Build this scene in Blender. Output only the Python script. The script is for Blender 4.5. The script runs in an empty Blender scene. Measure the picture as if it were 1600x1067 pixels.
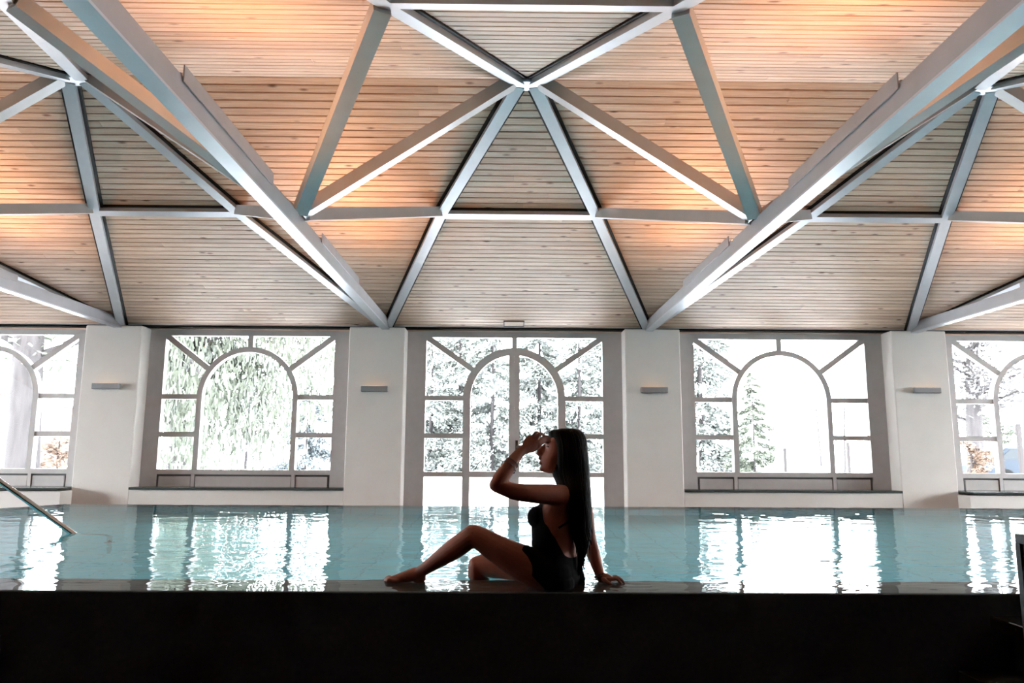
import bpy, bmesh, math, random
import numpy as np
from mathutils import Vector, Matrix, noise
from mathutils.bvhtree import BVHTree

random.seed(7); np.random.seed(7)
scene = bpy.context.scene
COL = scene.collection
PI = math.pi

# ------------------------------------------------------------------ camera, sky, exposure
F_PX, PITCH, YAW, ROLL = 1162.4, 0.1509, 0.0101, 0.0053
CAM = Vector((-0.2005, 0.0, 0.6378))          # water level is z = 0
fw = Vector((math.sin(YAW)*math.cos(PITCH), math.cos(YAW)*math.cos(PITCH), math.sin(PITCH)))
rt0 = Vector((math.cos(YAW), -math.sin(YAW), 0)); up0 = rt0.cross(fw)
RT = rt0*math.cos(ROLL) + up0*math.sin(ROLL); UP = up0*math.cos(ROLL) - rt0*math.sin(ROLL)
cam_data = bpy.data.cameras.new('camera'); cam = bpy.data.objects.new('camera', cam_data); COL.objects.link(cam)
cam.matrix_world = Matrix(((RT.x, UP.x, -fw.x, CAM.x), (RT.y, UP.y, -fw.y, CAM.y), (RT.z, UP.z, -fw.z, CAM.z), (0, 0, 0, 1)))
cam_data.sensor_width = 36.0; cam_data.lens = F_PX/1600*36; cam_data.clip_start = 0.05; cam_data.clip_end = 600
scene.camera = cam

world = bpy.data.worlds.new('overcast_sky'); scene.world = world; world.use_nodes = True
wb = world.node_tree.nodes['Background']
wb.inputs['Color'].default_value = (0.93, 0.965, 1.0, 1); wb.inputs['Strength'].default_value = 36.0

UPLIGHT_POWER = 13.5
UPLIGHT_COLOR = (1.0, 0.47, 0.18)
scene.view_settings.view_transform = 'Standard'; scene.view_settings.look = 'None'
scene.view_settings.exposure = 0.46; scene.view_settings.gamma = 1.0; scene.view_settings.use_curve_mapping = False

def ray(px, py):
    return RT*((px-800)/F_PX) + UP*((533.5-py)/F_PX) + fw
def on_y(px, py, Y):                       # pixel direction met with an upright plane at depth Y
    d = ray(px, py); t = (Y-CAM.y)/d.y; return CAM + d*t
def on_z(px, py, Z):                       # pixel direction met with a level plane
    d = ray(px, py); t = (Z-CAM.z)/d.z; return CAM + d*t

# ------------------------------------------------------------------ main dimensions (metres)
YF = 3.636                                  # front face of the pool
YE = 9.5                                    # far rim of the pool
YP, ZT = 11.36, 2.575                       # pillar fronts, pillar tops
YR, ZR = 6.3136, 3.937                      # ridge
YQ = 8.373                                  # purlin
YW = YP + 0.30                              # inner face of the window frames
FLOOR = -0.42
SLOPE = (ZR-ZT)/(YP-YR)
def zroof(Y): return ZR - SLOPE*abs(Y-YR)
PILLARS = [-10.36, -6.215, -2.165, 2.085, 6.235, 10.4]
PW = 0.43

# ------------------------------------------------------------------ materials
MATS = {}
def mat(name, color=(0.8, 0.8, 0.8), rough=0.5, metal=0.0, spec=0.5, build=None):
    if name in MATS: return MATS[name]
    m = bpy.data.materials.new(name); m.use_nodes = True; MATS[name] = m
    nt = m.node_tree; b = nt.nodes['Principled BSDF']
    b.inputs['Base Color'].default_value = (*color, 1); b.inputs['Roughness'].default_value = rough
    b.inputs['Metallic'].default_value = metal; b.inputs['Specular IOR Level'].default_value = spec
    if build: build(nt, b)
    return m
def N(nt, t, **kw):
    n = nt.nodes.new(t)
    for k, v in kw.items():
        if k in n.inputs: n.inputs[k].default_value = v
        else: setattr(n, k, v)
    return n
def ramp(nt, stops):
    r = nt.nodes.new('ShaderNodeValToRGB'); e = r.color_ramp.elements
    while len(e) < len(stops): e.new(0.5)
    for q, (p, c) in zip(e, stops): q.position = p; q.color = (*c, 1)
    return r
def mottled(c0, c1, scale, stretch=(1, 1, 1), bump=0.0, bscale=None, detail=4):
    def f(nt, b):
        tc = N(nt, 'ShaderNodeTexCoord'); mp = N(nt, 'ShaderNodeMapping'); mp.inputs['Scale'].default_value = stretch
        nt.links.new(tc.outputs['Object'], mp.inputs['Vector'])
        nz = N(nt, 'ShaderNodeTexNoise', Scale=scale, Detail=detail); nt.links.new(mp.outputs[0], nz.inputs['Vector'])
        r = ramp(nt, [(0.3, c0), (0.7, c1)]); nt.links.new(nz.outputs['Fac'], r.inputs[0]); nt.links.new(r.outputs[0], b.inputs['Base Color'])
        if bump:
            n2 = N(nt, 'ShaderNodeTexNoise', Scale=bscale or scale*6, Detail=3); nt.links.new(mp.outputs[0], n2.inputs['Vector'])
            bp = N(nt, 'ShaderNodeBump', Strength=bump, Distance=0.01); nt.links.new(n2.outputs['Fac'], bp.inputs['Height']); nt.links.new(bp.outputs[0], b.inputs['Normal'])
    return f

def pine(nt, b):
    tc = N(nt, 'ShaderNodeTexCoord'); oi = N(nt, 'ShaderNodeObjectInfo')
    off = N(nt, 'ShaderNodeVectorMath', operation='MULTIPLY'); off.inputs[1].default_value = (37.0, 19.0, 11.0)
    comb = N(nt, 'ShaderNodeCombineXYZ')
    for i in range(3): nt.links.new(oi.outputs['Random'], comb.inputs[i])
    nt.links.new(comb.outputs[0], off.inputs[0])
    add = N(nt, 'ShaderNodeVectorMath', operation='ADD'); nt.links.new(tc.outputs['Object'], add.inputs[0]); nt.links.new(off.outputs[0], add.inputs[1])
    # grain
    mp = N(nt, 'ShaderNodeMapping'); mp.inputs['Scale'].default_value = (1.2, 22, 22); nt.links.new(add.outputs[0], mp.inputs['Vector'])
    g = N(nt, 'ShaderNodeTexNoise', Scale=2.2, Detail=5, Roughness=0.6, Distortion=0.5); nt.links.new(mp.outputs[0], g.inputs['Vector'])
    gr = ramp(nt, [(0.25, (0.48, 0.315, 0.215)), (0.55, (0.67, 0.50, 0.38)), (0.8, (0.78, 0.63, 0.52))]); nt.links.new(g.outputs['Fac'], gr.inputs[0])
    # knots
    mk = N(nt, 'ShaderNodeMapping'); mk.inputs['Scale'].default_value = (2.6, 6.5, 6.5); nt.links.new(add.outputs[0], mk.inputs['Vector'])
    vo = N(nt, 'ShaderNodeTexVoronoi', Scale=1.0); nt.links.new(mk.outputs[0], vo.inputs['Vector'])
    kr = ramp(nt, [(0.0, (1, 1, 1)), (0.06, (0.85, 0.85, 0.85)), (0.15, (0, 0, 0))]); nt.links.new(vo.outputs['Distance'], kr.inputs[0])
    mx = N(nt, 'ShaderNodeMixRGB', blend_type='MIX'); nt.links.new(kr.outputs[0], mx.inputs[0]); nt.links.new(gr.outputs[0], mx.inputs[1]); mx.inputs[2].default_value = (0.13, 0.055, 0.025, 1)
    # board to board tone
    hr = ramp(nt, [(0.0, (0.74, 0.69, 0.66)), (0.5, (0.94, 0.92, 0.91)), (1.0, (1.06, 1.04, 1.04))]); nt.links.new(oi.outputs['Random'], hr.inputs[0])
    mm = N(nt, 'ShaderNodeMixRGB', blend_type='MULTIPLY'); mm.inputs[0].default_value = 1; nt.links.new(mx.outputs[0], mm.inputs[1]); nt.links.new(hr.outputs[0], mm.inputs[2])
    nt.links.new(mm.outputs[0], b.inputs['Base Color'])

mat('pine_boards', rough=0.5, spec=0.35, build=pine)
mat('dark_void', (0.012, 0.011, 0.010), 0.9, spec=0.1)
mat('steel_paint', rough=0.36, metal=0.55, build=mottled((0.62, 0.64, 0.68), (0.67, 0.69, 0.73), 6))
mat('girder_paint', rough=0.38, metal=0.45, build=mottled((0.44, 0.43, 0.45), (0.49, 0.48, 0.50), 5))
mat('strut_paint', rough=0.33, metal=0.35, build=mottled((0.56, 0.545, 0.545), (0.61, 0.595, 0.595), 6))
mat('black_gasket', (0.008, 0.008, 0.009), 0.7, spec=0.2)
mat('plaster', rough=0.85, spec=0.2, build=mottled((0.86, 0.815, 0.78), (0.89, 0.85, 0.815), 3, bump=0.05, bscale=90))
mat('window_paint', rough=0.45, build=mottled((0.52, 0.49, 0.485), (0.56, 0.53, 0.525), 8))
mat('panel_groove', (0.10, 0.095, 0.095), 0.6)
mat('sill_stone', rough=0.25, build=mottled((0.035, 0.045, 0.045), (0.07, 0.085, 0.08), 60))
mat('granite_dark', rough=0.62, spec=0.3, build=mottled((0.006, 0.010, 0.0125), (0.015, 0.022, 0.026), 45, bump=0.2, bscale=160))
mat('granite_wet', rough=0.1, spec=0.6, build=mottled((0.012, 0.014, 0.015), (0.03, 0.032, 0.033), 45))
mat('granite_block', rough=0.6, spec=0.4, build=mottled((0.016, 0.015, 0.014), (0.060, 0.057, 0.053), 55, bump=0.4, bscale=120))
mat('coping_stone', rough=0.4, build=mottled((0.040, 0.035, 0.032), (0.065, 0.057, 0.052), 25))
mat('floor_dark', rough=0.6, build=mottled((0.03, 0.03, 0.031), (0.05, 0.049, 0.05), 9))
mat('grate_metal', (0.05, 0.048, 0.046), 0.5, 0.3)
mat('room_dark', (0.06, 0.052, 0.048), 0.9, spec=0.1)
mat('chrome', (0.72, 0.73, 0.74), 0.12, 1.0)
mat('sconce_metal', (0.30, 0.30, 0.31), 0.45, 0.2)
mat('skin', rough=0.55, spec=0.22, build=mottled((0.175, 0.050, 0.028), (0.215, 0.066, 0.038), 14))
mat('suit_fabric', (0.004, 0.0045, 0.005), 0.9, spec=0.03)
mat('hair_black', (0.004, 0.0032, 0.003), 0.65, spec=0.06)
mat('bracelet_cord', (0.04, 0.012, 0.012), 0.5)
mat('snow', rough=0.9, spec=0.1, build=mottled((0.86, 0.88, 0.92), (0.93, 0.94, 0.96), 0.8, bump=0.2, bscale=4))

def tiles(nt, b):
    tc = N(nt, 'ShaderNodeTexCoord'); br = N(nt, 'ShaderNodeTexBrick', offset=0.0)
    for k, v in (('Scale', 1.0), ('Mortar Size', 0.006), ('Brick Width', 0.3), ('Row Height', 0.3)): br.inputs[k].default_value = v
    br.inputs['Color1'].default_value = (0.24, 0.80, 0.95, 1); br.inputs['Color2'].default_value = (0.26, 0.82, 0.96, 1); br.inputs['Mortar'].default_value = (0.15, 0.58, 0.70, 1)
    geo = N(nt, 'ShaderNodeNewGeometry'); sep = N(nt, 'ShaderNodeSeparateXYZ'); nt.links.new(tc.outputs['Object'], sep.inputs[0])
    sn = N(nt, 'ShaderNodeSeparateXYZ'); nt.links.new(geo.outputs['Normal'], sn.inputs[0])
    ab = N(nt, 'ShaderNodeMath', operation='ABSOLUTE'); nt.links.new(sn.outputs['Z'], ab.inputs[0])
    gt = N(nt, 'ShaderNodeMath', operation='GREATER_THAN'); nt.links.new(ab.outputs[0], gt.inputs[0]); gt.inputs[1].default_value = 0.5
    c1 = N(nt, 'ShaderNodeCombineXYZ'); nt.links.new(sep.outputs['X'], c1.inputs[0]); nt.links.new(sep.outputs['Z'], c1.inputs[1])
    c2 = N(nt, 'ShaderNodeCombineXYZ'); nt.links.new(sep.outputs['X'], c2.inputs[0]); nt.links.new(sep.outputs['Y'], c2.inputs[1])
    mx = N(nt, 'ShaderNodeMix', data_type='VECTOR'); nt.links.new(gt.outputs[0], mx.inputs['Factor']); nt.links.new(c1.outputs[0], mx.inputs[4]); nt.links.new(c2.outputs[0], mx.inputs[5])
    nt.links.new(mx.outputs[1], br.inputs['Vector']); nt.links.new(br.outputs['Color'], b.inputs['Base Color'])
mat('pool_tiles', rough=0.4, build=tiles)

def water_mat():
    m = bpy.data.materials.new('pool_water'); m.use_nodes = True; nt = m.node_tree; nt.nodes.clear()
    out = N(nt, 'ShaderNodeOutputMaterial'); gl = N(nt, 'ShaderNodeBsdfGlass', IOR=1.333, Roughness=0.0)
    gl.inputs['Color'].default_value = (0.93, 0.985, 0.99, 1)
    nt.links.new(gl.outputs[0], out.inputs[0]); MATS['pool_water'] = m
water_mat()
def glass_mat():
    m = bpy.data.materials.new('window_glass'); m.use_nodes = True; nt = m.node_tree; nt.nodes.clear()
    out = N(nt, 'ShaderNodeOutputMaterial'); mix = N(nt, 'ShaderNodeMixShader'); fr = N(nt, 'ShaderNodeFresnel', IOR=1.35)
    tr = N(nt, 'ShaderNodeBsdfTransparent'); tr.inputs['Color'].default_value = (0.97, 0.98, 0.975, 1)
    gl = N(nt, 'ShaderNodeBsdfGlossy', Roughness=0.02)
    nt.links.new(fr.outputs[0], mix.inputs[0]); nt.links.new(tr.outputs[0], mix.inputs[1]); nt.links.new(gl.outputs[0], mix.inputs[2]); nt.links.new(mix.outputs[0], out.inputs[0])
    MATS['window_glass'] = m
glass_mat()
def lamp_mat(name, color, strength):
    m = bpy.data.materials.new(name); m.use_nodes = True; nt = m.node_tree; nt.nodes.clear()
    out = N(nt, 'ShaderNodeOutputMaterial'); e = N(nt, 'ShaderNodeEmission', Strength=strength); e.inputs['Color'].default_value = (*color, 1)
    nt.links.new(e.outputs[0], out.inputs[0]); MATS[name] = m
lamp_mat('uplight_tube', UPLIGHT_COLOR, 12.0)
lamp_mat('sconce_lamp', (1.0, 0.62, 0.3), 1.2)

# ------------------------------------------------------------------ mesh helpers
class MB:
    def __init__(s): s.v = []; s.f = []
    def add(s, vs, fs):
        o = len(s.v); s.v += [tuple(p) for p in vs]; s.f += [tuple(i+o for i in q) for q in fs]; return s
    def box(s, x0, x1, y0, y1, z0, z1):
        return s.add([(x0, y0, z0), (x1, y0, z0), (x1, y1, z0), (x0, y1, z0), (x0, y0, z1), (x1, y0, z1), (x1, y1, z1), (x0, y1, z1)],
                     [(3, 2, 1, 0), (4, 5, 6, 7), (0, 1, 5, 4), (1, 2, 6, 5), (2, 3, 7, 6), (3, 0, 4, 7)])
    def prism_y(s, pts, y0, y1):             # outline in x,z pushed along y
        n = len(pts)
        vs = [(x, y0, z) for x, z in pts] + [(x, y1, z) for x, z in pts]
        return s.add(vs, [tuple(range(n)), tuple(range(2*n-1, n-1, -1))] + [((i+1) % n, i, i+n, (i+1) % n+n) for i in range(n)])
    def prism_z(s, pts, z0, z1):
        n = len(pts)
        vs = [(x, y, z0) for x, y in pts] + [(x, y, z1) for x, y in pts]
        return s.add(vs, [tuple(range(n-1, -1, -1)), tuple(range(n, 2*n))] + [(i, (i+1) % n, (i+1) % n+n, i+n) for i in range(n)])
    def ring_y(s, r0, r1, a0, a1, cx, cz, y0, y1, n=40):
        vs = []; fs = []
        for i in range(n+1):
            a = a0+(a1-a0)*i/n; c, q = math.cos(a), math.sin(a)
            vs += [(cx+r0*c, y0, cz+r0*q), (cx+r1*c, y0, cz+r1*q), (cx+r1*c, y1, cz+r1*q), (cx+r0*c, y1, cz+r0*q)]
        for i in range(n):
            for k in range(4):
                fs.append((4*i+k, 4*i+(k+1) % 4, 4*i+4+(k+1) % 4, 4*i+4+k))
        fs += [(3, 2, 1, 0), (4*n, 4*n+1, 4*n+2, 4*n+3)]
        return s.add(vs, fs)
    def bar(s, p0, p1, w, h, up=Vector((0, 0, 1)), drop=0.0):   # box beam; p0-p1 is the middle of the UNDERSIDE
        p0 = Vector(p0); p1 = Vector(p1); t = (p1-p0).normalized(); l = t.cross(up).normalized(); u = l.cross(t).normalized()
        vs = []
        for p in (p0, p1):
            for a, c in ((-.5, 0), (.5, 0), (.5, 1), (-.5, 1)): vs.append(p + l*a*w + u*(c*h-drop))
        return s.add(vs, [(0, 1, 2, 3), (7, 6, 5, 4), (0, 4, 5, 1), (1, 5, 6, 2), (2, 6, 7, 3), (3, 7, 4, 0)])
    def tube(s, pts, rad, n=10, caps=True):
        pts = [Vector(p) for p in pts]; m = len(pts)
        if not hasattr(rad, '__len__'): rad = [rad]*m
        o = len(s.v); nrm = None
        for i, p in enumerate(pts):
            t = (pts[min(i+1, m-1)]-pts[max(i-1, 0)]).normalized()
            if nrm is None:
                nrm = t.orthogonal().normalized()
            nrm = (nrm - t*nrm.dot(t)).normalized(); b = t.cross(nrm)
            for k in range(n):
                a = 2*PI*k/n; s.v.append(tuple(p + (nrm*math.cos(a)+b*math.sin(a))*rad[i]))
        for i in range(m-1):
            for k in range(n):
                s.f.append((o+i*n+k, o+i*n+(k+1) % n, o+(i+1)*n+(k+1) % n, o+(i+1)*n+k))
        if caps:
            s.f.append(tuple(o+k for k in range(n-1, -1, -1))); s.f.append(tuple(o+(m-1)*n+k for k in range(n)))
        return s
    def loft(s, rings):                      # rings: list of equal length vertex loops
        o = len(s.v); n = len(rings[0])
        for r in rings: s.v += [tuple(p) for p in r]
        for i in range(len(rings)-1):
            for k in range(n): s.f.append((o+i*n+k, o+i*n+(k+1) % n, o+(i+1)*n+(k+1) % n, o+(i+1)*n+k))
        s.f.append(tuple(o+k for k in range(n-1, -1, -1))); s.f.append(tuple(o+(len(rings)-1)*n+k for k in range(n)))
        return s
    def ball(s, c, r, ax=None, nu=16, nv=10):
        c = Vector(c); r = (r, r, r) if not hasattr(r, '__len__') else r
        ax = ax or (Vector((1, 0, 0)), Vector((0, 1, 0)), Vector((0, 0, 1)))
        rings = []
        for j in range(1, nv):
            th = PI*j/nv
            rings.append([c + ax[0]*(r[0]*math.sin(th)*math.cos(2*PI*k/nu)) + ax[1]*(r[1]*math.sin(th)*math.sin(2*PI*k/nu)) + ax[2]*(-r[2]*math.cos(th)) for k in range(nu)])
        return s.loft(rings)
    def mesh(s, name, smooth=False):
        me = bpy.data.meshes.new(name); me.from_pydata(s.v, [], s.f); me.update()
        if smooth: me.polygons.foreach_set('use_smooth', [True]*len(me.polygons))
        return me
    def build(s, name, m, parent=None, smooth=False, fix=True, bevel=0.0):
        me = s.mesh(name, smooth)
        if fix:
            bm = bmesh.new(); bm.from_mesh(me); bmesh.ops.recalc_face_normals(bm, faces=bm.faces)
            if bevel: bmesh.ops.bevel(bm, geom=bm.edges, offset=bevel, segments=1, affect='EDGES')
            bm.to_mesh(me); bm.free()
            if smooth: me.polygons.foreach_set('use_smooth', [True]*len(me.polygons))
        return put(name, me, m, parent)
def put(name, me, m, parent=None):
    o = bpy.data.objects.new(name, me); COL.objects.link(o)
    if m and not me.materials: me.materials.append(MATS[m] if isinstance(m, str) else m)
    if parent: o.parent = parent
    return o
def empty(name, loc=(0, 0, 0), rz=0):
    o = bpy.data.objects.new(name, None); COL.objects.link(o); o.location = loc; o.rotation_euler = (0, 0, rz); o.empty_display_size = 0.1; return o
def tag(o, label=None, cat=None, group=None, kind=None):
    if label: o['label'] = label
    if cat: o['category'] = cat
    if group: o['group'] = group
    if kind: o['kind'] = kind
    return o
def structure(o, label=None): return tag(o, label, None, None, 'structure')

# ================================================================== THE HALL
XW = 14.5                                   # side walls
YB = -5.0                                    # back wall behind the viewer
YN = 2*YR-YP                                 # foot of the near roof slope

# ceiling: two slopes of pine boards with open joints over a dark backing
LIFT = 0.065
nrmF = Vector((0, SLOPE, 1)).normalized()
def slope_point(sgn, d):                     # d metres down the slope from the ridge (underside of the boards)
    k = 1/math.sqrt(1+SLOPE*SLOPE)
    return YR + sgn*d*k, ZR + LIFT - d*k*SLOPE
SL = math.hypot(YP+0.42-YR, SLOPE*(YP+0.42-YR))
PITCHB = 0.1035; GAP = 0.0125
ceil_label = ['far slope of pine board ceiling descending to the arched windows', 'near slope of pine board ceiling above the viewer, rising to the ridge']
for q, sgn in enumerate((1, -1)):
    k = 1/math.sqrt(1+SLOPE*SLOPE)
    t = Vector((0, sgn*k, -SLOPE*k)); u = Vector((0, sgn*SLOPE*k, k))
    y0, z0 = slope_point(sgn, 0); o0 = Vector((0, y0, z0))
    a = o0 + u*0.022; b = a + t*SL
    mb = MB(); th = u*0.05
    mb.add([a+Vector((-XW, 0, 0)), a+Vector((XW, 0, 0)), b+Vector((XW, 0, 0)), b+Vector((-XW, 0, 0)),
            a+th+Vector((-XW, 0, 0)), a+th+Vector((XW, 0, 0)), b+th+Vector((XW, 0, 0)), b+th+Vector((-XW, 0, 0))],
           [(0, 1, 2, 3), (7, 6, 5, 4), (0, 4, 5, 1), (1, 5, 6, 2), (2, 6, 7, 3), (3, 7, 4, 0)])
    ceil = structure(mb.build('ceiling', 'dark_void'), ceil_label[q])
    rows = int(SL/PITCHB); w = PITCHB-GAP
    rng = random.Random(40+q)
    for r in range(rows):
        cuts = [-XW]; x = -XW + rng.uniform(1.5, 6.0)
        while x < XW-1.5: cuts.append(x); x += rng.uniform(5.2, 6.8)
        cuts.append(XW)
        d0 = r*PITCHB + 0.004
        for c0, c1 in zip(cuts[:-1], cuts[1:]):
            L = c1-c0-0.0012; c = 0.004
            # board section with eased lower edges
            sec = [(c, 0), (w-c, 0), (w, c), (w, 0.02), (0, 0.02), (0, c)]
            vs = []
            jit = rng.uniform(-0.0012, 0.0012)
            for xx in (0, L):
                for (dd, hh) in sec:
                    p = t*dd + u*(hh+jit); vs.append((xx, p.y, p.z))
            n = 6
            fs = [tuple(range(n)), tuple(range(2*n-1, n-1, -1))] + [((i+1) % n, i, i+n, (i+1) % n+n) for i in range(n)]
            m2 = MB().add(vs, fs); o = m2.build('board', 'pine_boards', ceil)
            o.location = (c0, (o0+t*d0).y, (o0+t*d0).z)

MB().box(-XW, XW, -0.16, 0.16, 0.0, 0.2).build('ridge_cap', 'dark_void', ceil).location = (0, YR, ZR+LIFT+0.004)

# floor, side and back walls, flat ceiling behind the viewer
fl = MB().box(-XW, XW, YB, YF+0.02, FLOOR-0.1, FLOOR).box(-XW, XW, YE+0.1, YP+0.5, FLOOR-0.1, FLOOR).box(-XW, -7.41, YF+0.02, YE+0.1, FLOOR-0.1, FLOOR).box(7.41, XW, YF+0.02, YE+0.1, FLOOR-0.1, FLOOR)
fl.prism_z([(-7.41, 6.05), (-6.95, 6.05), (-5.75, YE+0.1), (-7.41, YE+0.1)], FLOOR-0.1, FLOOR)
structure(fl.build('floor', 'floor_dark'), 'dark stone floor around the raised pool')
SW0, SW1, SZ0, SZ1 = 6.1, 11.0, -0.15, 2.55     # unseen window added in each side wall to brighten the far wall
for name, x0, k in (('wall_left', -XW-0.2, 5), ('wall_right', XW, 6)):
    x1 = x0+0.2
    structure(MB().box(x0, x1, YB, SW0, FLOOR, 4.4).box(x0, x1, SW1, YP+0.5, FLOOR, 4.4).box(x0, x1, SW0, SW1, FLOOR, SZ0).box(x0, x1, SW0, SW1, SZ1, 4.4).build(name, 'plaster'))
    wn = structure(empty('window_%d' % k, ((x0+x1)/2, SW0, SZ0)), 'unseen wide window added for more daylight in the %s end wall of the hall' % ('left' if k == 5 else 'right'))
    L, H = SW1-SW0, SZ1-SZ0
    fr = MB().box(-.05, .05, 0, L, 0, .09).box(-.05, .05, 0, L, H-.09, H).box(-.05, .05, 0, .09, .09, H-.09).box(-.05, .05, L-.09, L, .09, H-.09)
    fr.build('outer_frame', 'window_paint', wn)
    ys = [.09+(L-.18)*i/4 for i in range(5)]
    for y in ys[1:-1]: MB().box(-.045, .045, y-.04, y+.04, .09, H-.09).build('mullion', 'window_paint', wn)
    for ya, yb in zip(ys[:-1], ys[1:]): MB().box(-.004, .004, ya, yb, .085, H-.085).build('pane', 'window_glass', wn)
structure(MB().box(-XW, XW, YB-0.2, YB, FLOOR, ZT+0.3).build('wall_back', 'room_dark'))
structure(MB().box(-XW, XW, YB, YN-0.35, ZT-0.05, ZT+0.1).build('ceiling', 'room_dark'), 'flat dark ceiling behind the viewer')

# far wall: pillars between the windows and low walls below them
wall = structure(empty('wall_far', (0, YP, FLOOR)), 'plastered far wall of pillars between arched windows')
def local(o, p): return (p[0]-o.location.x, p[1]-o.location.y, p[2]-o.location.z)
for i, px in enumerate(PILLARS):
    b = MB().box(px-PW, px+PW, 0, 0.55, 0, ZT-FLOOR)
    o = b.build('pillar', 'plaster', wall, bevel=0.012)
for x0, x1 in ((-XW, PILLARS[0]-PW), (PILLARS[-1]+PW, XW)): MB().box(x0, x1, 0.2, 0.55, 0, ZT-FLOOR).build('blind_bay', 'plaster', wall)
ZSILL = on_y(804, 764, YP).z
for i in range(5):
    if i == 2: continue
    x0 = PILLARS[i]+PW; x1 = PILLARS[i+1]-PW
    MB().box(x0, x1, 0.004, 0.5, 0, ZSILL-0.035-FLOOR).build('low_wall', 'plaster', wall)
MB().box(-XW, XW, 0.47, 0.58, ZT-FLOOR-0.012, ZT-FLOOR+0.15).build('header', 'plaster', wall)
# seat-high plinths before the two outermost windows
for x0, x1 in ((PILLARS[0], -6.215-PW+0.02), (6.235+PW-0.02, PILLARS[-1])):
    MB().box(x0, x1, -0.30, 0.0, 0, ZSILL-0.05-FLOOR).build('plinth', 'plaster', wall)

# steel eave beam along the foot of the ceiling
ev = structure(empty('trim_1', (0, YP+0.1, ZT)), 'grey steel eave beam running above the arched windows')
MB().box(-XW, XW, 0.0, 0.09, 0.03, 0.085).build('flange', 'steel_paint', ev)
MB().box(-XW, XW, 0.03, 0.30, 0.0, 0.03).build('soffit_strip', 'dark_void', ev)

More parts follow.
